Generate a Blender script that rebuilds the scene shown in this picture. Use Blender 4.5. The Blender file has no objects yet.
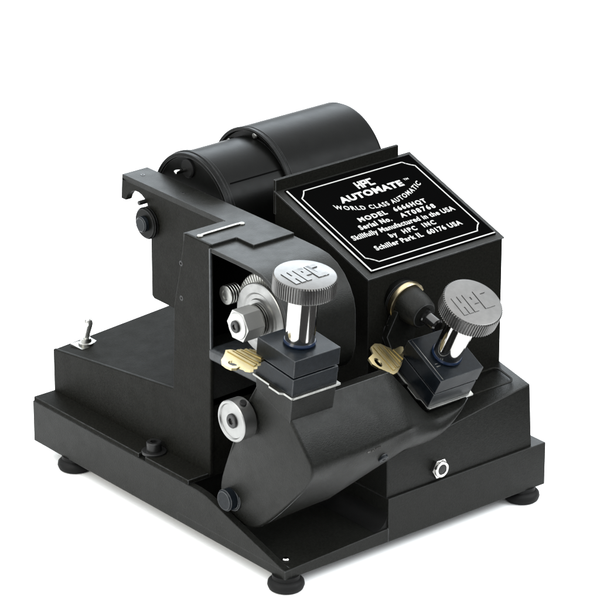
import bpy, bmesh, math, random
from mathutils import Vector, Matrix
S=0.01   # coordinates below are centimetres
sc=bpy.context.scene; C=sc.collection
R=math.radians
random.seed(4)

# ------------------------------------------------------------ materials
def mat(name, col, rough=.5, metal=0, spec=.5, bump=0, bscale=600, mottle=0, mscale=30, coat=0, wear=0, rvar=0, bdist=.0004):
    m=bpy.data.materials.new(name); m.use_nodes=True
    nt=m.node_tree; p=nt.nodes['Principled BSDF']
    p.inputs['Base Color'].default_value=(*col,1); p.inputs['Roughness'].default_value=rough
    p.inputs['Metallic'].default_value=metal; p.inputs['Specular IOR Level'].default_value=spec
    p.inputs['Coat Weight'].default_value=coat; p.inputs['Coat Roughness'].default_value=.15
    tc=nt.nodes.new('ShaderNodeTexCoord')
    def noise(scale,det=3):
        n=nt.nodes.new('ShaderNodeTexNoise'); n.inputs['Scale'].default_value=scale; n.inputs['Detail'].default_value=det
        nt.links.new(tc.outputs['Object'],n.inputs['Vector']); return n
    if mottle:
        n=noise(mscale,5); r=nt.nodes.new('ShaderNodeValToRGB')
        r.color_ramp.elements[0].position=.3; r.color_ramp.elements[1].position=.7
        r.color_ramp.elements[0].color=(*[c*(1-mottle) for c in col],1); r.color_ramp.elements[1].color=(*[min(1,c*(1+mottle)) for c in col],1)
        nt.links.new(n.outputs['Fac'],r.inputs['Fac']); nt.links.new(r.outputs['Color'],p.inputs['Base Color'])
    if rvar:
        n=noise(55,6); mr=nt.nodes.new('ShaderNodeMapRange')
        mr.inputs['To Min'].default_value=max(0,rough-rvar); mr.inputs['To Max'].default_value=min(1,rough+rvar)
        nt.links.new(n.outputs['Fac'],mr.inputs['Value']); nt.links.new(mr.outputs['Result'],p.inputs['Roughness'])
    if wear:     # paint rubbed thin along the edges
        bv=nt.nodes.new('ShaderNodeBevel'); bv.samples=6; bv.inputs['Radius'].default_value=.0014
        g=nt.nodes.new('ShaderNodeNewGeometry'); dt=nt.nodes.new('ShaderNodeVectorMath'); dt.operation='DOT_PRODUCT'
        nt.links.new(bv.outputs[0],dt.inputs[0]); nt.links.new(g.outputs['Normal'],dt.inputs[1])
        mr=nt.nodes.new('ShaderNodeMapRange'); mr.inputs['From Min'].default_value=.99; mr.inputs['From Max'].default_value=.88
        nt.links.new(dt.outputs['Value'],mr.inputs['Value'])
        nn=noise(90,4); mu=nt.nodes.new('ShaderNodeMath'); mu.operation='MULTIPLY'; nt.links.new(mr.outputs['Result'],mu.inputs[0]); nt.links.new(nn.outputs['Fac'],mu.inputs[1])
        mx=nt.nodes.new('ShaderNodeMix'); mx.data_type='RGBA'; nt.links.new(mu.outputs[0],mx.inputs['Factor'])
        src=p.inputs['Base Color'].links[0].from_socket if p.inputs['Base Color'].links else None
        if src: nt.links.new(src,mx.inputs['A'])
        else: mx.inputs['A'].default_value=(*col,1)
        mx.inputs['B'].default_value=(wear,wear*1.02,wear*1.05,1); nt.links.new(mx.outputs['Result'],p.inputs['Base Color'])
    if bump:
        n=noise(bscale,2); b=nt.nodes.new('ShaderNodeBump'); b.inputs['Strength'].default_value=bump; b.inputs['Distance'].default_value=bdist
        nt.links.new(n.outputs['Fac'],b.inputs['Height']); nt.links.new(b.outputs['Normal'],p.inputs['Normal'])
    return m
PAINT=mat('black_crackle_paint',(.0058,.0058,.0048),.6,0,.03,bump=.55,bscale=900,mottle=.35,mscale=420,rvar=.1,wear=.20)
PAINT2=mat('black_cast_paint',(.0054,.0056,.0048),.46,0,.135,bump=.6,bscale=700,mottle=.35,mscale=350,rvar=.1,wear=.20)
MOTOR=mat('satin_black_motor_paint',(.0019,.0020,.0018),.36,0,.055,bump=.1,bscale=300,mottle=.25,mscale=60,rvar=.08,wear=.10)
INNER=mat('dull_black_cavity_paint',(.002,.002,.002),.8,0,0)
JAW=mat('blackened_steel',(.0046,.0062,.0082),.36,0,.10,bump=.2,bscale=500,mottle=.3,mscale=200,rvar=.1,wear=.26)
PLATE=mat('gloss_black_nameplate',(.0012,.0012,.0012),.4,0,.0)
WHITE=mat('white_engraving',(.31,.31,.30),.45,0,.2)
CHROME=mat('polished_chrome',(0.4019,0.3959,0.3837),.09,1)
STEEL=mat('brushed_steel',(0.2558,0.2558,0.2436),.32,1,bump=.25,bscale=260,mottle=.15,mscale=120,rvar=.1)
KNOB=mat('knurled_nickel',(0.118,0.116,0.114),.36,1,bump=.15,bscale=300,mottle=.07,mscale=150,rvar=.1)
ALU=mat('turned_aluminium',(.25,.25,.245),.36,1,.5,bump=.12,bscale=250,mottle=.08,mscale=80,rvar=.1)
BRASS=mat('worn_brass',(.42,.355,.20),.30,1,bump=.05,bscale=150,mottle=.06,mscale=60,rvar=.06)
ZINC=mat('zinc_plated_steel',(.38,.38,.37),.45,.75,.4,bump=.1,bscale=250)
WASHER=mat('ground_steel',(0.2262,0.2262,0.2218),.36,1,bump=.15,bscale=250,mottle=.15,mscale=90,rvar=.1)
SIDE=mat('black_side_paint',(.0056,.0056,.0046),.55,0,.06,bump=.6,bscale=700,mottle=.35,mscale=350,rvar=.1)
SILL=mat('lit_and_rubbed_grey',(.020,.0225,.025),.45,0,.3,bump=.4,bscale=500,mottle=.4,mscale=150,rvar=.1,wear=.2)  # lightened colour stands in for light reaching the sill; also the worn opening edge
CUT=mat('bright_cutter_steel',(.52,.52,.50),.42,.8,.4,bump=.1,bscale=250)
GOLD=mat('brass_ring_metal',(0.3776,0.3167,0.2010),.28,1,bump=.2,bscale=200)
SOCKET=mat('black_oxide_screw',(0.0073,0.0073,0.0073),.35,0,0.251)
RUBBER=mat('black_rubber',(0.0037,0.0037,0.0037),.6,0,0.125,bump=.2,bscale=300)
BLUE=mat('blue_seal',(0.0061,0.0134,0.0335),.25,0,0.313)
FLOORM=mat('white_backdrop_paper',(.95,.95,.95),.9,0,.05)

# ------------------------------------------------------------ mesh helpers
def finish(name,bm,m,parent=None,bev=0,seg=3,ang=34,wn=True):
    bmesh.ops.remove_doubles(bm,verts=bm.verts,dist=1e-5)
    bmesh.ops.recalc_face_normals(bm,faces=bm.faces)
    if bev:
        es=[e for e in bm.edges if len(e.link_faces)==2 and e.calc_face_angle(0)>R(28)]
        if es: bmesh.ops.bevel(bm,geom=es,offset=bev*.5,offset_type='OFFSET',segments=seg,profile=.5,affect='EDGES',clamp_overlap=True)
    bmesh.ops.scale(bm,vec=(S,S,S),verts=bm.verts)
    me=bpy.data.meshes.new(name); bm.to_mesh(me); bm.free()
    me.materials.append(m)
    me.polygons.foreach_set('use_smooth',[True]*len(me.polygons))
    me.set_sharp_from_angle(angle=R(ang))
    o=bpy.data.objects.new(name,me); C.objects.link(o)
    if parent:
        o.parent=parent; o.matrix_parent_inverse=world(parent).inverted()
    if wn:
        w=o.modifiers.new('wn','WEIGHTED_NORMAL'); w.keep_sharp=True; w.weight=80
    return o
def world(o):
    return (world(o.parent)@o.matrix_parent_inverse@o.matrix_basis) if o.parent else o.matrix_basis
def B(): return bmesh.new()
def add_hexa(bm,p):   # p: 4 bottom, 4 top
    v=[bm.verts.new(q) for q in p]
    for f in ((0,1,2,3),(7,6,5,4),(0,4,5,1),(1,5,6,2),(2,6,7,3),(3,7,4,0)): bm.faces.new([v[i] for i in f])
    return bm
def add_box(bm,x0,x1,y0,y1,z0,z1,M=None):
    p=[(x0,y0,z0),(x1,y0,z0),(x1,y1,z0),(x0,y1,z0),(x0,y0,z1),(x1,y0,z1),(x1,y1,z1),(x0,y1,z1)]
    if M: p=[M@Vector(q) for q in p]
    return add_hexa(bm,p)
def frame(o,d,up=None):
    z=Vector(d).normalized(); a=Vector(up) if up else (Vector((0,0,1)) if abs(z.z)<.9 else Vector((1,0,0)))
    x=a.cross(z).normalized(); y=z.cross(x)
    M=Matrix((x,y,z)).transposed().to_4x4(); M.translation=Vector(o); return M
def add_lathe(bm,M,prof,n=64,radf=None):   # prof: (r,h) list, closed at both ends when r=0
    rings=[]
    for r,h in prof:
        if r<1e-6: rings.append([bm.verts.new(M@Vector((0,0,h)))]); continue
        ring=[]
        for i in range(n):
            a=2*math.pi*i/n; rr=r
            if radf: rr=radf(i,r,h)
            ring.append(bm.verts.new(M@Vector((rr*math.cos(a),rr*math.sin(a),h))))
        rings.append(ring)
    for a,b in zip(rings,rings[1:]):
        if len(a)==1 and len(b)==1: continue
        for i in range(n):
            j=(i+1)%n
            if len(a)==1: bm.faces.new((a[0],b[i],b[j]))
            elif len(b)==1: bm.faces.new((a[i],a[j],b[0]))
            else: bm.faces.new((a[i],a[j],b[j],b[i]))
    return bm
def add_cyl(bm,p,d,r,L,n=48,e=.08):
    return add_lathe(bm,frame(p,d),[(0,0),(r-e,0),(r-e*.3,e*.3),(r,e),(r,L-e),(r-e*.3,L-e*.3),(r-e,L),(0,L)],n)
def add_ring(bm,p,d,ro,ri,L,n=64,e=.06):
    M=frame(p,d); pr=[(ri,0),(ro-e,0),(ro,e),(ro,L-e),(ro-e,L),(ri,L),(ri,0)]
    return add_lathe(bm,M,pr,n)
def add_prism(bm,pts,d):   # pts: 3-D polygon, d: extrusion vector
    a=[bm.verts.new(p) for p in pts]; b=[bm.verts.new(Vector(p)+Vector(d)) for p in pts]
    bm.faces.new(a); bm.faces.new(b[::-1])
    n=len(a)
    for i in range(n): bm.faces.new((a[i],b[i],b[(i+1)%n],a[(i+1)%n]))
    return bm
def add_tube(bm,pts,r,n=10):
    pts=[Vector(p) for p in pts]; rings=[]
    for i,p in enumerate(pts):
        t=(pts[min(i+1,len(pts)-1)]-pts[max(i-1,0)]).normalized(); M=frame(p,t)
        rings.append([bm.verts.new(M@Vector((r*math.cos(2*math.pi*k/n),r*math.sin(2*math.pi*k/n),0))) for k in range(n)])
    for a,b in zip(rings,rings[1:]):
        for i in range(n): bm.faces.new((a[i],a[(i+1)%n],b[(i+1)%n],b[i]))
    bm.faces.new(rings[0][::-1]); bm.faces.new(rings[-1])
    return bm
def add_loft(bm,secs):
    rs=[[bm.verts.new(p) for p in s] for s in secs]; n=len(rs[0])
    for a,b in zip(rs,rs[1:]):
        for i in range(n): bm.faces.new((a[i],a[(i+1)%n],b[(i+1)%n],b[i]))
    bm.faces.new(rs[0][::-1]); bm.faces.new(rs[-1])
    return bm
def hexpts(M,r,h): return [M@Vector((r*math.cos(R(60*i)),r*math.sin(R(60*i)),h)) for i in range(6)]
def add_hex(bm,p,d,r,L):
    M=frame(p,d); a=hexpts(M,r,0); return add_prism(bm,a,Vector(d).normalized()*L)
def add_screw(bm,p,d,r,h,n=32):     # socket head with a hexagonal recess
    M=frame(p,d); out=[(r,0),(r,h-.12*r),(r*.9,h)]
    rings=[[bm.verts.new(M@Vector((q*math.cos(2*math.pi*i/24),q*math.sin(2*math.pi*i/24),z))) for i in range(24)] for q,z in out]
    inner=[]
    for z in (h,h-.5*r):
        ring=[]
        for i in range(24):
            a=2*math.pi*i/24; q=.5*r/math.cos((a%(math.pi/3))-math.pi/6)*math.cos(math.pi/6)
            ring.append(bm.verts.new(M@Vector((q*math.cos(a),q*math.sin(a),z))))
        inner.append(ring)
    rings+=inner
    for a,b in zip(rings,rings[1:]):
        for i in range(24): bm.faces.new((a[i],a[(i+1)%24],b[(i+1)%24],b[i]))
    bm.faces.new(rings[-1]); bm.faces.new(rings[0][::-1])
    return bm
def text_bm(bm,txt,M,width,height,depth=.03,bold=0,skew=0,warp=None,center=True,spacing=1.0):
    cu=bpy.data.curves.new('lettering','FONT'); cu.body=txt; cu.size=1; cu.offset=bold; cu.extrude=.5; cu.resolution_u=3
    cu.space_character=spacing
    o=bpy.data.objects.new('lettering',cu); C.objects.link(o)
    bpy.context.view_layer.update()
    dg=bpy.context.evaluated_depsgraph_get(); me=bpy.data.meshes.new_from_object(o.evaluated_get(dg))
    xs=[v.co.x for v in me.vertices]; x0,x1=min(xs),max(xs); cap=.70
    vs=[]
    for v in me.vertices:
        x=(v.co.x-x0)/(x1-x0)*width; y=v.co.y/cap*height
        if center: x-=width/2
        x+=skew*y; z=v.co.z*depth+depth*.5
        if warp: x,y=warp(x,y)
        vs.append(bm.verts.new(M@Vector((x,y,z))))
    for p in me.polygons:
        try: bm.faces.new([vs[i] for i in p.vertices])
        except ValueError: pass
    bpy.data.objects.remove(o); bpy.data.curves.remove(cu); bpy.data.meshes.remove(me)
    return bm
def logo_bm(bm,M,w,h,depth,st=.19):      # boxed H P C monogram: three squared letters in heavy strokes
    t=st*h; lw=w/3*.90
    def bar(x0,x1,y0,y1): add_box(bm,x0,x1,y0,y1,0,depth,M)
    for k,ch in enumerate('HPC'):
        x=-w/2+k*w/3; a,b=x,x+lw
        if ch=='H': bar(a,a+t,-h/2,h/2); bar(b-t,b,-h/2,h/2); bar(a+t,b-t,-t/2,t/2)
        if ch=='P': bar(a,a+t,-h/2,h/2); bar(a+t,b,h/2-t,h/2); bar(b-t,b,-t/2,h/2-t); bar(a+t,b-t,-t/2,t/2)
        if ch=='C': bar(a,a+t,-h/2,h/2); bar(a+t,b,h/2-t,h/2); bar(a+t,b,-h/2,-h/2+t)
    return bm

# ------------------------------------------------------------ setting: white sweep
FZ=-1.75
bm=B()
Mf=Matrix.Translation((0,0,0))@Matrix.Rotation(R(-39),4,'Z')
pap=[(-420,-300),(-24,-300),(-16,-70),(-9,-31),(43,-31),(46,25),(60,120),(420,260),(420,900),(-420,900)]  # unseen front outline shaped so the knob stems mirror a dark band
add_prism(bm,[Mf@Vector((x,y,FZ-1)) for x,y in pap],(0,0,1))
o=finish('floor',bm,FLOORM,wn=False); o['kind']='structure'

# ------------------------------------------------------------ the machine
mach=bpy.data.objects.new('key_cutting_machine',None); C.objects.link(mach)
mach.location=(20*S,24*S,FZ*S); mach.empty_display_size=.05
mach['label']='black cast metal key cutting machine with motor, engraved nameplate and two silver knobs'
mach['category']='key machine'
def part(name,bm,m,parent=mach,**k): return finish(name,bm,m,parent,**k)

# base casting: full height left, back and right, open chip tray at the front left
bm=B()
zt=5.5
add_hexa(bm,[(0,0,0),(15.4,0,0),(15.4,20,0),(0,20,0),(0,0,1.15),(15.4,0,1.75),(15.4,20,1.75),(0,20,1.15)])           # tray floor
add_box(bm,15.38,40,0,48.6,0.002,zt)                                                                              # right half
add_box(bm,0.6,15.5,19.2,48.75,0.002,zt-.14)                                                                          # left back half
add_prism(bm,[(-.01,.02,-.004),(-.01,48.8,-.004),(-.01,48.8,5.38),(-.01,16.3,5.36),(-.01,14.6,5.2),(-.01,.8,1.25),(-.01,.02,1.1)],(1.0,0,0))  # wedge shaped left rim
base=part('base',bm,PAINT2,bev=.22)
bm=B(); fil=[(15.37,1.6)]+[(15.37-1.9+1.9*math.sin(R(t)),3.6-1.9*math.cos(R(t))) for t in range(90,-1,-10)]
add_prism(bm,[(x,.25,z) for x,z in fil],(0,18.9,0)); part('tray_fillet',bm,RUBBER,base)
feet=[(1.2,1.3),(37.6,1.4),(1.4,42.2),(38,45)]
for x,y in feet:
    bm=B(); add_lathe(bm,frame((x,y,FZ),(0,0,1)),[(0,0),(1.75,0),(2.0,.15),(2.15,.55),(2.08,.95),(1.85,1.2),(1.6,1.3),(1.6,1.85),(0,1.85)],40)
    part('rubber_foot',bm,RUBBER,base)
bm=B(); add_lathe(bm,frame((1.9,2.2,1.2),(0,0,1)),[(0,0),(.42,0),(.42,.12),(.3,.26),(0,.32)],24); part('tray_screw',bm,CHROME,base)

# box casting on the left of the base with a bolted foot flange
bm=B()
add_hexa(bm,[(3.3,17.9,5.3),(15.5,17.9,5.3),(22,48.55,5.4),(3.3,48.55,5.4),(3.3,17.9,15.25),(15.5,17.9,15.6),(22,48.55,12.6),(3.3,48.55,11.40)])
box=part('switch_box',bm,PAINT,bev=.3)
bm=B(); add_prism(bm,[(.12,17.9,5.36),(3.3,17.9,5.36),(3.3,48.7,5.36),(.12,48.7,5.36),(.12,27.5,5.36),(1.2,27.5,5.36),(1.2,26.2,5.36),(.12,26.2,5.36)],(0,0,.55))
part('foot_flange',bm,PAINT,box,bev=.12)
bm=B(); add_lathe(bm,frame((1.75,26.6,5.9),(0,0,1)),[(0,0),(1.5,0),(1.5,.22),(1.35,.3),(0,.3)],40)
add_screw(bm,(1.75,26.6,6.15),(0,0,1),.92,1.15); part('flange_bolt',bm,SOCKET,box)
# toggle switch
bm=B(); add_box(bm,5.0,8.0,45.2,47.6,11.6,11.95)
add_lathe(bm,frame((6.4,46.3,11.8),(0,0,1)),[(0,0),(.95,0),(.95,.4),(.7,.5),(.62,.95),(0,.95)],12)
sw=part('toggle_switch',bm,STEEL,box,bev=0)
# (lever is its own sub-part of the machine's switch)
bm=B(); d=Vector((.35,-.25,3.0)).normalized()
add_lathe(bm,frame((6.4,46.3,12.5),d),[(0,0),(.34,0),(.42,1.0),(.56,1.9),(.58,2.3),(.45,2.75),(.2,2.95),(0,3.0)],24)
part('switch_lever',bm,mat('nickel_lever',(.6,.6,.58),.22,.9,.5),box)

# tower: thin outer wall, back wall and top, open to the front
bm=B()
add_box(bm,3.3,12.85,17.9,23.6,14.2,21.6)            # lower body
add_box(bm,3.3,12.85,20.4,22.4,21.4,34.6)            # back of the cavity
add_prism(bm,[(3.4,17.22,34.0),(6.95,17.22,34.0),(6.95,14.1,34.0),(12.9,14.1,34.0),(12.9,41.88,34.0),(9.1,41.88,34.0),(9.1,21.98,34.0),(3.4,21.98,34.0)],(0,0,.74))   # top, tab and beam in one
tower=part('tower',bm,PAINT2,bev=.16)
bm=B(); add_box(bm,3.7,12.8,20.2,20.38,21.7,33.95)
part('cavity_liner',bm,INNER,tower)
# beam with a hanging web plate, half round notch at its back end
bm=B()
arc=[(38.9+2.35*math.cos(R(t)),31.0+2.35*math.sin(R(t))) for t in range(15,175,16)]
web=[(9.12,23,15),(9.1,23,34.4),(9.1,41.9,34.4),(9.1,42.1,31.6)]+[(9.1,y,z) for y,z in arc]+[(9.1,36.3,31.0),(9.1,36.3,20.9),(9.1,35.9,20.6),(9.1,24,20.6),(9.1,24,15)]
add_prism(bm,web,(.9,0,0))
add_box(bm,9.14,12.86,22.5,41.84,33.6,34.2)
beam=part('top_beam',bm,SIDE,tower,bev=.14)
bm=B(); add_prism(bm,[(3.08,17.6,5.7),(3.08,17.2,21.7),(3.08,17.2,34.74),(3.08,21.95,34.74),(3.08,22.9,30.0),(3.08,24.1,25),(3.08,24.5,14.5),(3.08,48.6,11.46),(3.08,48.6,5.7)],(.55,0,0))
part('side_wall',bm,SIDE,tower,bev=.34)
for x,y in ((10.8,40.0),(10.8,32.2)): bm=B(); add_screw(bm,(x,y,34.68),(0,0,1),.3,.1); part('set_screw',bm,SOCKET,tower)
for y,z in ((23.4,30.8),(23.4,26.5)): bm=B(); add_screw(bm,(3.2,y-.8,z),(-1,0,0),.34,.14); part('set_screw',bm,SOCKET,tower)
bm=B(); add_tube(bm,[(3.95,20.0,34.86),(4.7,20.0,34.88),(9.0,20.0,34.9),(9.85,20.0,34.86)],.15,12)
for x in (3.85,9.95): add_lathe(bm,frame((x,20.0,34.7),(0,0,1)),[(0,0),(.38,0),(.38,.16),(.25,.26),(0,.28)],20)
part('slot_pin',bm,STEEL,tower)
bm=B(); add_box(bm,3.02,3.32,17.08,17.32,21.9,34.3); part('worn_edge_strip',bm,SILL,tower,bev=.1)  # added strip standing for the worn, paler front edge of the wall
# idler pulley on the back edge of the web
bm=B(); add_lathe(bm,frame((9.9,36.5,30.2),(-1,0,0)),[(0,0),(1.8,0),(1.95,.2),(1.95,.5),(1.6,.6),(1.6,.95),(1.95,1.05),(1.95,1.4),(1.75,1.6),(0,1.6)],40)
pl=part('pulley',bm,MOTOR,tower)
bm=B(); add_lathe(bm,frame((8.4,36.5,30.2),(-1,0,0)),[(0,0),(.95,0),(.95,.6),(.8,.75),(0,.75)],32)
part('pulley_hub',bm,JAW,tower)
bm=B(); add_cyl(bm,(9.8,37.3,32.6),(-1,0,0),.28,1.7,20,.05); part('belt_stop_pin',bm,SOCKET,tower)

# guard (curved hood) in front of the tower
outer=[(17.4,34.38),(12.3,34.36),(9.6,34.3),(7.9,34.1),(6.4,33.5),(5.1,32.55),(4.15,31.4),(3.45,30.1),(3.15,28.8),(3.1,27),(3.15,24.3),(3.6,22.8),(4.6,21.6),(6.2,20.9),(9,20.6),(17.2,20.55)]
def inset(P,t):
    out=[]
    for i,p in enumerate(P):
        a=Vector(P[max(i-1,0)]); b=Vector(P[min(i+1,len(P)-1)]); d=(b-a).normalized(); n=Vector((-d.y,d.x)); out.append(tuple(Vector(p)+n*t))
    return out
inn=inset(outer,.55)
inn=[(y,min(z,33.95)) if z>30 else (y,max(z,21.75)) for y,z in inn]
bm=B(); x0,x1=3.12,12.88
secs=[]
prev=None
vo=[[bm.verts.new((x,y,z)) for y,z in outer] for x in (x0,x1)]; vi=[[bm.verts.new((x,y,z)) for y,z in inn] for x in (x0,x1)]
for i in range(len(outer)-1):
    bm.faces.new((vo[0][i],vo[0][i+1],vo[1][i+1],vo[1][i])); bm.faces.new((vi[0][i],vi[1][i],vi[1][i+1],vi[0][i+1]))
    for k in (0,1): bm.faces.new((vo[k][i],vi[k][i],vi[k][i+1],vo[k][i+1]))
for i in (0,-1): bm.faces.new((vo[0][i],vo[1][i],vi[1][i],vi[0][i]))
guard=part('wheel_guard',bm,PAINT2,bev=.1,ang=40)
bm=B()
add_prism(bm,[(12.3,y,z) for y,z in inset(outer,.3)],(.5,0,0)); part('guard_side_wall',bm,PAINT2,guard,bev=0)
bm=B(); add_box(bm,2.98,12.4,5.2,17.6,20.45,22.0); part('guard_sill',bm,SILL,guard,bev=.8)  # light on the sill is put into its paler colour

# cutter wheel, axis along x
CY,CZ=10.4,27.4
bm=B()
NT=64; Mw=frame((5.75,CY,CZ),(-1,0,0)); rings=[]
for r0,r1,h0,h1 in ((0,0,-1.6,-1.6),(4.7,4.7,-1.6,-1.6),(5.15,4.9,-1.5,-1.5),(5.15,4.9,-.05,-.15),(5.0,4.8,.1,-.14),(3.4,3.4,.1,-.08),(3.3,3.3,.12,.12),(0,0,.12,.12)):
    if r0==0: rings.append([bm.verts.new(Mw@Vector((0,0,h0)))]); continue
    rings.append([bm.verts.new(Mw@Vector(((r0 if i%4<2 else r1)*math.cos(2*math.pi*(i+(.3 if i%2 else 0))/(4*NT)),(r0 if i%4<2 else r1)*math.sin(2*math.pi*(i+(.3 if i%2 else 0))/(4*NT)),h0 if i%4<2 else h1))) for i in range(4*NT)])
for a,b in zip(rings,rings[1:]):
    for i in range(4*NT):
        j=(i+1)%(4*NT)
        if len(a)==1: bm.faces.new((a[0],b[i],b[j]))
        elif len(b)==1: bm.faces.new((a[i],a[j],b[0]))
        else: bm.faces.new((a[i],a[j],b[j],b[i]))
wheel=part('cutter_wheel',bm,CUT,ang=25,wn=False)
bm=B(); add_lathe(bm,frame((5.9,CY,CZ),(-1,0,0)),[(0,-.5),(3.0,-.5),(3.0,.3),(4.1,.7),(4.2,.78),(4.2,.98),(4.1,1.06),(3.1,1.1),(2.9,.95),(2.4,.95),(2.3,1.2),(0,1.2)],72)
part('flange_washer',bm,WASHER,wheel,ang=25)
bm=B(); add_lathe(bm,frame((4.75,CY,CZ),(-1,0,0)),[(0,0),(1.9,0),(1.9,.14),(1.6,.16),(1.6,.26),(1.9,.28),(1.9,.42),(1.6,.44),(1.6,.54),(1.85,.57),(1.85,.7),(0,.7)],40)
part('lock_washer',bm,STEEL,wheel)
bm=B(); add_hex(bm,(4.1,CY,CZ),(-1,0,0),1.95,2.45); add_lathe(bm,frame((1.72,CY,CZ),(-1,0,0)),[(0,0),(1.62,0),(1.55,.22),(1.2,.28),(0,.28)],36)
part('arbor_nut',bm,ZINC,wheel,bev=.1)
bm=B(); add_screw(bm,(1.5,CY,CZ),(-1,0,0),.72,.35); part('arbor_screw',bm,SOCKET,wheel)
bm=B()
for k in range(5): add_ring(bm,(5.9-k*.36,15.9,28.7),(-1,0,0),1.15,.6,.2,28,.05)
add_cyl(bm,(6.1,15.9,28.7),(-1,0,0),.8,1.75,24,.05)
part('threaded_stud',bm,STEEL,guard)

# motors behind the beam
bm=B(); MS=(33.9,30.95)
add_lathe(bm,frame((13.35,*MS),(1,0,0)),[(0,.25),(6.9,.25),(7.0,0),(7.45,0),(7.5,.12),(7.5,.55),(7.38,.62),(7.38,9.6),(0,9.6)],96)
m1=part('drive_motor',bm,MOTOR,ang=25)
bm=B(); add_ring(bm,(13.9,*MS),(1,0,0),7.62,7.3,.55,96); add_box(bm,14.6,15.3,MS[0]-7.55,MS[0]-7.0,MS[1]-.6,MS[1]+1.4)
part('end_band',bm,MOTOR,m1)
bm=B(); add_box(bm,15.0,22.7,-7.47,-7.3,-.07,.07,Matrix.Translation((0,*MS))@Matrix.Rotation(R(-43),4,'X')); part('case_seam',bm,INNER,m1)
bm=B(); add_lathe(bm,frame((13.7,34.6,36.5),(-1,0,0)),[(0,0),(1.15,0),(1.15,.35),(1.0,.5),(0,.5)],36); part('shaft_bushing',bm,RUBBER,m1)
bm=B(); add_cyl(bm,(13.3,34.7,36.4),(-1,0,0),.28,1.7,20,.06); part('motor_pin',bm,CHROME,m1)
bm=B(); ML=(34.1,31.6)
add_lathe(bm,frame((22.6,*ML),(1,0,0)),[(0,.5),(7.3,.5),(7.45,.05),(7.75,0),(7.85,.12),(7.85,.35),(7.72,.42),(7.72,.7),(7.8,.8),(7.8,14.4),(7.6,14.85),(0,14.85)],96)
m2=part('motor_housing',bm,MOTOR,ang=25)
for (y,z) in ((38.6,36.6),(33.6,38.75)):
    bm=B(); add_lathe(bm,frame((23.1,y,z),(-1,0,0)),[(0,0),(.42,0),(.42,.35),(.3,.5),(0,.5)],16)
    part('motor_screw',bm,STEEL,m2)
bm=B(); add_box(bm,17,36,28,40,5.3,25.5); part('motor_mount',bm,PAINT,bev=.3)

# right hand block with a recessed panel in its sloping top
bm=B()
add_hexa(bm,[(15.42,.35,5.45),(38.0,.35,5.45),(38.0,30,5.45),(15.42,30,5.45),(15.42,.4,10.5),(37.55,.4,13.62),(37.55,5.8,14.8),(15.42,5.8,10.5)])
blk=part('right_block',bm,PAINT2,bev=.3)
rad=.55
def rr(x0,x1,y0,y1,r,n=6):
    out=[]
    for cx,cy,a0 in ((x1-r,y1-r,0),(x0+r,y1-r,90),(x0+r,y0+r,180),(x1-r,y0+r,270)):
        for k in range(n+1):
            a=R(a0+90*k/n); out.append((cx+r*math.cos(a),cy+r*math.sin(a)))
    return out
sl=math.atan2(1.18,5.4); Mb=Matrix.Translation((0,.4,13.62))@Matrix.Rotation(sl,4,'X')
bm=B(); o1=rr(27.0,36.4,1.35,4.75,.8); i1=rr(27.25,36.15,1.6,4.5,.6)
for lo,hi in ((o1,i1),):
    n=len(lo); a=[bm.verts.new(Mb@Vector((x,y,-.05))) for x,y in lo]; b=[bm.verts.new(Mb@Vector((x,y,.06))) for x,y in lo]
    c=[bm.verts.new(Mb@Vector((x,y,.06))) for x,y in hi]; d=[bm.verts.new(Mb@Vector((x,y,-.05))) for x,y in hi]
    for i in range(n):
        j=(i+1)%n
        for p,q in ((a,b),(b,c),(c,d),(d,a)): bm.faces.new((p[i],p[j],q[j],q[i]))
part('panel_rim',bm,SIDE,blk)
bm=B(); add_hex(bm,(23.1,.5,7.15),(0,-1,0),1.25,.75); add_ring(bm,(23.1,-.2,7.15),(0,-1,0),1.0,.62,.35,32)
nut=part('adjuster_nut',bm,CHROME,blk,bev=.07)
bm=B(); add_cyl(bm,(23.1,.3,7.15),(0,-1,0),.6,.8,24); part('adjuster_screw',bm,SOCKET,blk)

# housing with sloped lid and nameplate
bm=B()
add_hexa(bm,[(16.9,5.7,5.6),(37.5,5.7,5.6),(37.5,22.6,5.6),(16.9,22.6,5.6),(16.9,5.7,30.35),(37.5,5.7,30.55),(37.5,22.6,36.0),(16.9,22.6,36.35)])
hous=part('motor_cover',bm,PAINT,bev=.25)
sa=R(18.85); ML_=Matrix.Translation((16.9,5.7,30.42))@Matrix.Rotation(sa,4,'X')
bm=B(); add_box(bm,-.12,20.75,-.1,17.9,.02,.22,ML_); lid=part('cover_lid',bm,PAINT2,hous,bev=.07)
bm=B(); add_box(bm,16.85,35.7,22.35,22.75,33.5,37.75); part('back_flange',bm,PAINT,hous,bev=.08)
bm=B(); add_box(bm,.95,20.1,.75,17.3,.2,.38,ML_); npl=part('nameplate',bm,PLATE,bev=.05)
Mn=ML_@Matrix.Translation((0,0,.38))
bm=B()
def line(bm,p,q,w,h=.035):
    p=Vector((*p,0)); q=Vector((*q,0)); d=(q-p).normalized(); n=Vector((-d.y,d.x,0))*w/2; e=d*w*.35
    add_hexa(bm,[Mn@(v+Vector((0,0,z))) for z in (0,h) for v in (p-n-e,q-n+e,q+n+e,p+n-e)])
x0,x1,y0,y1,t=1.95,19.35,2.0,16.35,1.0
def corner(cx,cy,sx,sy):   # little ogee notch in each corner
    return [(cx+sx*t*1.15,cy),(cx+sx*t*.85,cy+sy*t*.40),(cx+sx*t*.40,cy+sy*t*.85),(cx,cy+sy*t*1.15)]
loop=corner(x0,y0,1,1)[::-1][::-1]
pts=corner(x0,y0,1,1)+corner(x0,y1,1,-1)[::-1]+corner(x1,y1,-1,-1)+corner(x1,y0,-1,1)[::-1]
for i in range(len(pts)): line(bm,pts[i],pts[(i+1)%len(pts)],.145)
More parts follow.
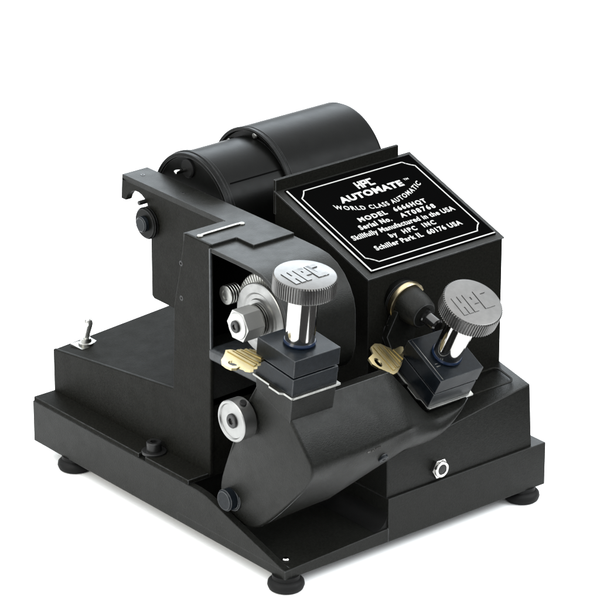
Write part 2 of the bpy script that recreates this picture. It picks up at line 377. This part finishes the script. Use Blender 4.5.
line(bm,(1.12,.95),(1.12,17.0),.22); line(bm,(1.12,.95),(20.0,.95),.17)
part('border_lines',bm,WHITE,npl,wn=False)
bm=B()
def T(txt,u,v,w,h,**k): text_bm(bm,txt,Mn@Matrix.Translation((u,v,0)),w,h,.03,**k)
logo_bm(bm,Mn@Matrix.Translation((11.1,14.7,0)),2.7,1.25,.035)
T('AUTOMATE',10.8,12.6,9.6,.98,bold=.05,spacing=1.15)
T('TM',16.5,13.3,.7,.32,bold=.01)
T('WORLD CLASS AUTOMATIC',11.1,10.15,13.2,.72,bold=.02,spacing=1.3,warp=lambda x,y:(x-.2*x/6.5*y,y+.043*x*x))
T('MODEL',7.9,8.85,4.2,.72,bold=.035,spacing=1.25)
T('6666HQT',13.6,8.85,4.9,.72,bold=.035,spacing=1.3)
T('Serial No.',7.3,7.6,4.8,.76,bold=.035,spacing=1.2)
T('AT08768',13.8,7.6,5.3,.74,bold=.03,spacing=1.35)
T('Skillfully Manufactured in the USA',10.6,6.3,15.6,.78,bold=.024,spacing=1.1)
T('by  HPC  INC',10.9,5.05,7.0,.72,bold=.03,spacing=1.3)
T('Schiller Park IL  60176 USA',10.8,3.75,13.2,.76,bold=.03,spacing=1.15)
part('engraved_lettering',bm,WHITE,npl,wn=False)

# tracer gauge on the front of the cover, pointing down and forward
ga=R(15); gd=Vector((0,-math.cos(ga),-math.sin(ga))); gp=Vector((22.0,5.9,27.05))
def gq(x,l,u): # x, along axis, up
    return gp+Vector((x,0,0))+gd*l+Vector((0,-math.sin(ga),math.cos(ga)))*u
bm=B(); add_lathe(bm,frame(gq(-.3,-.4,.2),gd),[(0,0),(2.3,0),(2.35,.1),(2.35,.8),(2.2,.95),(0,.95)],56); tr=part('tracer',bm,MOTOR)
bm=B(); M=frame(gq(0,.55,0),gd,(0,0,1)); n=48; rs=[]
for r,h in ((2.0,0),(2.45,.02),(2.5,.1),(2.5,.62),(2.42,.7),(2.0,.7)):
    rs.append([bm.verts.new(gq(r*math.sin(a),.55+h,r*math.cos(a))) for a in [R(-118+ (118+62)*i/n) for i in range(n+1)]])
rs.append(rs[0])
for a,b in zip(rs,rs[1:]):
    for i in range(n): bm.faces.new((a[i],a[i+1],b[i+1],b[i]))
part('split_ring',bm,GOLD,tr)
bm=B(); add_lathe(bm,frame(gq(.1,.2,0),gd),[(0,0),(2.1,0),(2.1,1.2),(2.0,2.6),(1.75,3.7),(1.5,3.95),(0,3.95)],56); part('tracer_barrel',bm,PAINT2,tr)
bm=B(); add_lathe(bm,frame(gq(.35,3.9,-.15),gd),[(0,0),(.92,0),(.92,.5),(.8,.6),(.8,2.3),(.6,2.5),(0,2.5)],36); part('tracer_tip',bm,mat('gloss_black_tip',(.006,.006,.006),.12,0,.6),tr)
bm=B(); add_prism(bm,[gq(-2.0,1.9,-.3),gq(1.7,1.9,-1.0),gq(.4,1.9,-4.6),(21.8,3.6,21.0),(19.0,3.6,21.2),gq(-2.9,1.9,-3.6)],(0,1.0,0)); part('tracer_lever',bm,PAINT2,tr,bev=.2)
bm=B(); add_tube(bm,[gq(-2.5,1.2,-1.4),gq(-2.7,1.2,-2.4),gq(-1.5,1.3,-3.1),gq(-1.35,1.3,-2.1)],.09,8)
add_tube(bm,[gq(-3.3,.6,-2.6),gq(-3.9,.6,-3.2),gq(-4.0,.6,-4.4),gq(-3.95,.6,-6.2)],.08,8)
add_tube(bm,[gq(-.1,3.1,-4.2),gq(-.5,3.1,-4.7),gq(-.6,3.1,-5.1)],.07,8)
part('spring_clip',bm,CHROME,tr)

# ------------------------------------------------------------ swinging carriage
def sec(x,pts,dx=None): return [(x if dx is None else dx(z),y,z) for y,z in pts]
lean=lambda z: -1.15+2.3*(20-z)/16 if z<20 else -1.15
S0=(None,[(3.0,24.2),(-1.25,22.2),(-3.3,19.9),(-5.35,16.5),(-4.6,14.0),(-1.5,10.8),(2.6,6.9),(6.0,4.1),(8.4,3.15),(10.6,3.1),(12.2,4.1),(12.8,5.9),(12.1,8.6),(9.2,14),(6.2,19.3)])
S1=(6.6,[(.4,21.9),(-1.25,22.2),(-3.25,19.8),(-5.25,16.7),(-5.1,15.0),(-4.1,12.9),(-2.4,10.7),(-.6,8.9),(1.0,7.7),(2.3,7.3),(3.6,7.7),(4.5,8.7),(5.0,10.5),(5.0,14),(3.6,19.0)])
S2=(14.2,[(.4,21.9),(-1.2,22.2),(-3.0,19.8),(-4.9,17.05),(-5.0,16.2),(-4.9,15.0),(-4.5,14.1),(-3.7,13.4),(-2.6,13.0),(-1.4,12.9),(0,13.2),(1,13.9),(1.8,15),(2.2,17),(1.6,19.0)])
S3=(17.2,[(1.2,19.2),(-.8,19.0),(-2.2,17.6),(-3.3,16.2),(-3.7,15.5),(-3.9,14.5),(-3.6,13.6),(-3.0,12.9),(-2.2,12.55),(-1.2,12.45),(0,12.7),(1,13.3),(1.9,14.2),(2.4,15.6),(2.2,17.5)])
S4=(20.2,[(3.4,17.3),(-.6,15.35),(-1.5,15.2),(-2.1,15.0),(-2.5,14.6),(-2.8,13.9),(-2.7,13.2),(-2.3,12.65),(-1.7,12.4),(-.8,12.3),(.2,12.5),(1,12.9),(1.8,13.5),(2.6,14.5),(3.2,15.8)])
S5=(22.4,[(3.6,17.5),(-.6,15.35),(-1.4,15.25),(-1.9,15.1),(-2.3,14.8),(-2.5,14.3),(-2.5,13.8),(-2.2,13.35),(-1.6,13.15),(-.8,13.1),(.2,13.2),(1,13.5),(1.8,14.0),(2.6,14.8),(3.3,16.0)])
S6=(24.4,[(3.8,17.6),(-.6,15.4),(-1.3,15.35),(-1.7,15.3),(-2.0,15.2),(-2.1,15.0),(-2.1,14.8),(-1.8,14.6),(-1.3,14.5),(-.6,14.5),(.2,14.6),(1,14.8),(1.8,15.2),(2.6,15.7),(3.4,16.5)])
S7=(25.7,[(3.8,17.9),(-.6,16.0),(-1.2,16.0),(-1.5,15.98),(-1.7,15.95),(-1.8,15.92),(-1.7,15.9),(-1.5,15.9),(-1.1,15.9),(-.5,15.9),(.2,15.9),(1,16.0),(1.8,16.3),(2.6,16.7),(3.4,17.2)])
def cr(a,b,c,d,t): return .5*(2*b+(c-a)*t+(2*a-5*b+4*c-d)*t*t+(3*b-a-3*c+d)*t**3)
def mono(a,b,c,d,t):      # mostly linear, a little smoothing
    return (1-t)*b+t*c
SS=[S0,S1,S2,S3,S4,S5,S6,S7]; raw=[]
for x,pts in SS:
    P3=[(lean(z) if x is None else x,y,z) for y,z in pts]; n=len(P3); out=[]
    for i in range(n):
        a,b,c,d=[Vector(P3[(i+k)%n]) for k in (-1,0,1,2)]
        if 3<=i<=12:
            for t in (0,.33,.66): out.append(Vector([cr(a[k],b[k],c[k],d[k],t) for k in range(3)]))
        else: out.append(b)
    raw.append(out)
secs=[]
for i in range(len(raw)-1):
    A,B_,C_,D=[raw[min(max(i+k,0),len(raw)-1)] for k in (-1,0,1,2)]
    for t in ((0,.06,.3,.6,.85) if i<2 else (0,.33,.66)):
        if i<2: secs.append([B_[k].lerp(C_[k],t) for k in range(len(B_))])
        else: secs.append([Vector([cr(A[k][q],B_[k][q],C_[k][q],D[k][q],t) for q in range(3)]) if i>2 else B_[k].lerp(C_[k],t) for k in range(len(B_))])
secs.append(raw[-1])
# rounded rim round the left end plate
c0=sum(secs[0],Vector())/len(secs[0]); cap=[]
for ins,dx in ((.34,0),(.16,.06),(.05,.18)): cap.append([p+(c0-p).normalized()*ins+Vector((dx-.0,0,0)) for p in secs[0]])
secs[0]=[p+Vector((.4,0,0)) for p in secs[0]]
bm=B(); add_loft(bm,cap+secs)
car=part('carriage',bm,PAINT2,bev=0,ang=38,wn=False)
pz=6.2
bm=B(); add_lathe(bm,frame((1.1,10.6,pz),(-1,0,0)),[(0,0),(1.55,0),(1.55,.35),(1.3,.4),(1.3,1.35),(1.1,1.55),(0,1.55)],40); part('pivot_pin',bm,JAW,car)
bm=B(); add_cyl(bm,(1.0,10.6,pz),(1,0,0),.95,16,28); part('pivot_shaft',bm,SOCKET,car)
# adjusting collar
cy_,cz_=6.0,18.5
bm=B(); add_lathe(bm,frame((-1.0,cy_,cz_),(-1,0,0)),[(0,0),(2.35,0),(2.45,.1),(2.45,1.75),(2.35,1.85),(2.1,1.88),(2.0,1.7),(0,1.6)],64); col=part('stop_collar',bm,ALU,car,ang=25)
bm=B(); add_screw(bm,(-2.5,cy_,cz_),(-1,0,0),.85,.4); add_cyl(bm,(-1.9,cy_-.9,cz_+2.1),(0,-.4,.92),.42,.42,20,.04); part('collar_screw',bm,SOCKET,car)
bm=B(); add_screw(bm,(8.3+2.3,-4.3,13.9),(0,-.75,-.66),.6,.45); part('carriage_screw',bm,JAW,car)
for x,w_ in ((8.3-.7,.45),(8.3-.05,.3),(8.3+.55,.7)):
    bm=B(); add_box(bm,x,x+w_,-5.30,-4.9,15.55+(.1 if w_>.6 else 0),15.75+(.12 if w_>.6 else 0)); part('scale_mark',bm,CHROME,car)
# ------------------------------------------------------------ vises
def vise(o,al,left,H):
    al=R(al); M=Matrix.Translation(o)@Matrix.Rotation(al,4,'X')     # local: x right, y backwards, z up
    bm=B()
    if left:   # pedestal beneath
        add_hexa(bm,[M@Vector(p) for p in ((.2,.15,-8.0),(6.3,.15,-8.0),(6.3,6.3,-6.5),(.2,6.3,-6.5),(.1,.05,-4.75),(6.45,.05,-4.75),(6.45,6.5,-4.75),(.1,6.5,-4.75))])
    else:
        add_hexa(bm,[M@Vector(p) for p in ((.1,.5,-6.3),(5.8,.5,-6.3),(5.8,6,-6),(.1,6,-6),(.1,.1,-4.85),(6.1,.1,-4.85),(6.1,6.4,-4.85),(.1,6.4,-4.85))])
    v=part('vise',bm,PAINT2,mach,bev=.15)
    bm=B(); pl=[(6.75,-.3),(6.75,3.0),(6.4,6.6),(-.25,6.6),(-.25,3.7),(-.55,3.4),(-.55,1.6),(-.15,1.2),(-.15,-.1),(.05,-.3)]
    add_prism(bm,[M@Vector((x,y,-4.72)) for x,y in pl],M.to_3x3()@Vector((0,0,.26))); part('guide_plate',bm,STEEL,v,bev=.05)
    bm=B(); add_box(bm,.05,6.45,.05,6.55,-4.45,-2.38,M); part('lower_jaw',bm,JAW,v,bev=.1)
    bm=B(); add_box(bm,.5,6.0,.5,6.1,-2.5,-2.0,M); part('jaw_gap',bm,INNER,v)
    bm=B(); add_box(bm,0,6.5,0,6.6,-2.12,0,M); uj=part('upper_jaw',bm,JAW,v,bev=.12)
    if not left:
        bm=B(); add_box(bm,.42,.5,.2,6.4,.0,.03,M); add_box(bm,.9,1.5,2.0,2.12,0,.025,M); add_box(bm,.95,1.4,2.4,2.5,0,.025,M)
        part('jaw_score_line',bm,STEEL,v)
    cx,cy=3.2,3.15
    bm=B(); add_lathe(bm,M@Matrix.Translation((cx,cy,0)),[(0,0),(1.7,0),(1.8,.1),(1.85,.3),(1.75,.5),(0,.5)],48); part('seal_ring',bm,BLUE,v)
    bm=B(); add_lathe(bm,M@Matrix.Translation((cx,cy,0)),[(0,.3),(1.55,.3),(1.68,.45),(1.68,H-1.9),(0,H-1.9)],64); part('knob_stem',bm,CHROME,v)
    bm=B()
    K=H-2.15
    def kn(i,r,h): return r*(1.0 if (i//2)%2 else .962) if r>3.5 else r
    add_lathe(bm,M@Matrix.Translation((cx,cy,0)),[(0,K),(3.1,K),(3.4,K+.08),(3.58,K+.2),(3.58,H-.2),(3.44,H-.04),(3.3,H),(0,H)],288,kn)
    k=part('clamp_knob',bm,KNOB,v,ang=22,wn=False)
    return M,v,k,(cx,cy,H)
def knob_logo(M,v,c,rot):
    bm=B(); logo_bm(bm,M@Matrix.Translation((c[0],c[1],c[2]-.02))@Matrix.Rotation(R(rot),4,'Z'),4.8,2.7,.11,.23)
    part('raised_monogram',bm,KNOB,v,bev=.02,seg=1)
M1,v1,k1,c1=vise((-1.3,-3.4,28.49),7,True,8.5); knob_logo(M1,v1,c1,0)
M2,v2,k2,c2=vise((20.07,-3.4,20.09),29,False,9.15); knob_logo(M2,v2,c2,0)
v1['label']='vise on the left end of the carriage, upright'; v2['label']='vise on the right end of the carriage, tipped forward'

# ------------------------------------------------------------ keys held in the vises (own top-level objects)
def key(M,out,hole,grooves,label):
    n=len(out); bm=B(); z0,z1=-2.4,-2.1
    # outline ring with hole: bridge by filling both caps with edge loops
    for z in (z0,z1):
        vo=[bm.verts.new(M@Vector((x,y,z))) for x,y in out]; vh=[bm.verts.new(M@Vector((x,y,z))) for x,y in hole]
        eo=[bm.edges.new((vo[i],vo[(i+1)%n])) for i in range(n)]; eh=[bm.edges.new((vh[i],vh[(i+1)%len(vh)])) for i in range(len(vh))]
        bmesh.ops.triangle_fill(bm,use_beauty=True,use_dissolve=False,edges=eo+eh)
        if z==z0: lo,lh=vo,vh
    for a,b in ((lo,vo),(lh,vh)):
        for i in range(len(a)): bm.faces.new((a[i],a[(i+1)%len(a)],b[(i+1)%len(a)],b[i]))
    for (xa,ya,xb,yb,w) in grooves+[(xa+.42,ya-.25,xb+.42,yb+.2,.12) for (xa,ya,xb,yb,w) in grooves]:
        a=Vector((xa,ya,0)); b=Vector((xb,yb,0)); d=(b-a).normalized(); nn=Vector((-d.y,d.x,0))*w/2
        add_hexa(bm,[M@(q+Vector((0,0,z))) for z in (z1-.01,z1+.13) for q in (a-nn,b-nn,b+nn,a+nn)])
    k=finish('key_blank',bm,BRASS,None,bev=0,ang=30)
    k['label']=label; k['category']='key'; k['group']='brass keys clamped in the vises'
    me=k.data; c=M@Vector((-1.5,6.2,-2.3)); c=c*S
    for vtx in me.vertices: vtx.co-=c
    k.location=c
    return k
out1=[(.4,6.6),(.5,7.3),(.0,7.7),(-.5,7.7),(-.8,8.3),(-1.5,8.3),(-1.8,8.8),(-2.4,9.0),(-3.0,8.4),(-3.6,7.9),(-4.2,7.5),(-4.55,6.9),(-4.6,6.1),(-4.4,5.4),(-3.9,5.1),(-3.4,5.25),(-3.2,4.8),(-3.25,4.4),(-2.9,4.0),(-2.5,3.9),(-2.1,4.3),(-1.7,4.2),(-1.3,4.7),(-.9,4.6),(-.5,5.1),(.1,5.2),(.5,5.9)]
hole1=[(-3.55+.5*math.cos(R(a)),6.2+.62*math.sin(R(a))) for a in range(0,360,20)]
key(M1,out1,hole1,[(-2.3,8.6,-1.9,4.4,.35),(-1.4,8.2,-1.0,4.7,.35),(-.5,7.9,-.1,5.4,.35)],'brass key in the left upright vise, below the cutter wheel')
out2=[(.3,6.6),(.7,7.3),(.2,7.6),(-.7,7.4),(-1.2,7.9),(-1.7,8.6),(-2.4,8.9),(-3.2,8.6),(-3.5,7.7),(-4.5,7.3),(-4.6,6.4),(-4.2,5.6),(-3.7,5.0),(-3.1,4.2),(-2.4,4.3),(-1.3,5.0),(-.4,5.8)]
hole2=[(-3.75+.36*math.cos(R(a)),6.35+.7*math.sin(R(a))) for a in range(0,360,20)]
key(M2,out2,hole2,[(-2.8,8.5,-2.6,4.7,.35),(-2.0,8.4,-1.8,4.9,.4),(-1.2,7.6,-.9,5.5,.3)],'brass key in the right tipped vise, under the black tracer')

# ------------------------------------------------------------ camera (solved from the photo's vanishing points)
f=3543.; VX=Vector((4981-300,-1176-300,f)).normalized(); VY=Vector((-2846-300,-1176-300,f)).normalized()
VY=(VY-VX*VX.dot(VY)).normalized(); VZ=VX.cross(VY)
if VZ.y>0: VZ=-VZ
# rows: camera axes (right, up, back) in world coordinates
right=Vector((VX.x,VY.x,VZ.x)); down=Vector((VX.y,VY.y,VZ.y)); fwd=Vector((VX.z,VY.z,VZ.z))
rot=Matrix((right,-down,-fwd)).transposed()
cam=bpy.data.cameras.new('camera'); co=bpy.data.objects.new('camera',cam); C.objects.link(co)
Mc=rot.to_4x4(); Mc.translation=Vector((-225.0728636,-277.16901473,183.10886611))*S
co.matrix_world=Mc; cam.sensor_width=36; cam.lens=36*f/600; cam.clip_start=.05; cam.clip_end=100
sc.camera=co

# ------------------------------------------------------------ light: gradient world and added area lamps, all out of view
w=bpy.data.worlds.new('World'); sc.world=w; w.use_nodes=True
nt=w.node_tree; bg=nt.nodes['Background']
tc=nt.nodes.new('ShaderNodeTexCoord'); sp=nt.nodes.new('ShaderNodeSeparateXYZ'); nt.links.new(tc.outputs['Generated'],sp.inputs[0])
rp=nt.nodes.new('ShaderNodeValToRGB'); nt.links.new(sp.outputs['Z'],rp.inputs['Fac'])   # made-up surroundings: dark low down, white overhead, for contrast in the metal
e=rp.color_ramp.elements; e[0].position=0; e[0].color=(.03,.03,.03,1); e[1].position=1; e[1].color=(1,1,1,1)
for p_,c_ in ((.02,.05),(.25,.16),(.42,.62),(.65,1.0)):
    q=e.new(p_); q.color=(c_*.95,c_*.985,c_,1)
nt.links.new(rp.outputs['Color'],bg.inputs['Color']); bg.inputs['Strength'].default_value=2.1
def area(name,loc,target,sx,sy,power,col):
    l=bpy.data.lights.new(name,'AREA'); l.shape='RECTANGLE'; l.size=sx; l.size_y=sy; l.energy=power; l.color=col
    o=bpy.data.objects.new(name,l); C.objects.link(o); o.location=loc
    o.rotation_euler=(Vector(target)-Vector(loc)).to_track_quat('-Z','Y').to_euler(); return o
area('front_fill_light',(2.0,-2.0,2.15),(.2,.1,.15),1.5,1.3,50,(.94,.98,1))  # added lamp, brightens the sloping front face of the carriage
area('left_fill_light',(-2.8,.2,1.35),(.1,.3,.1),1.2,1.5,32,(1,.97,.86))  # added lamp, fills the cutter bay and the left faces
area('back_sheen_light',(2.2,3.0,1.95),(.2,.3,.1),3.0,1.6,62,(.84,.93,1))  # added lamp, puts a cool sheen on the level tops
sc.view_settings.view_transform='Standard'; sc.view_settings.look='None'; sc.view_settings.exposure=.75; sc.view_settings.gamma=1
sc.render.engine='CYCLES'
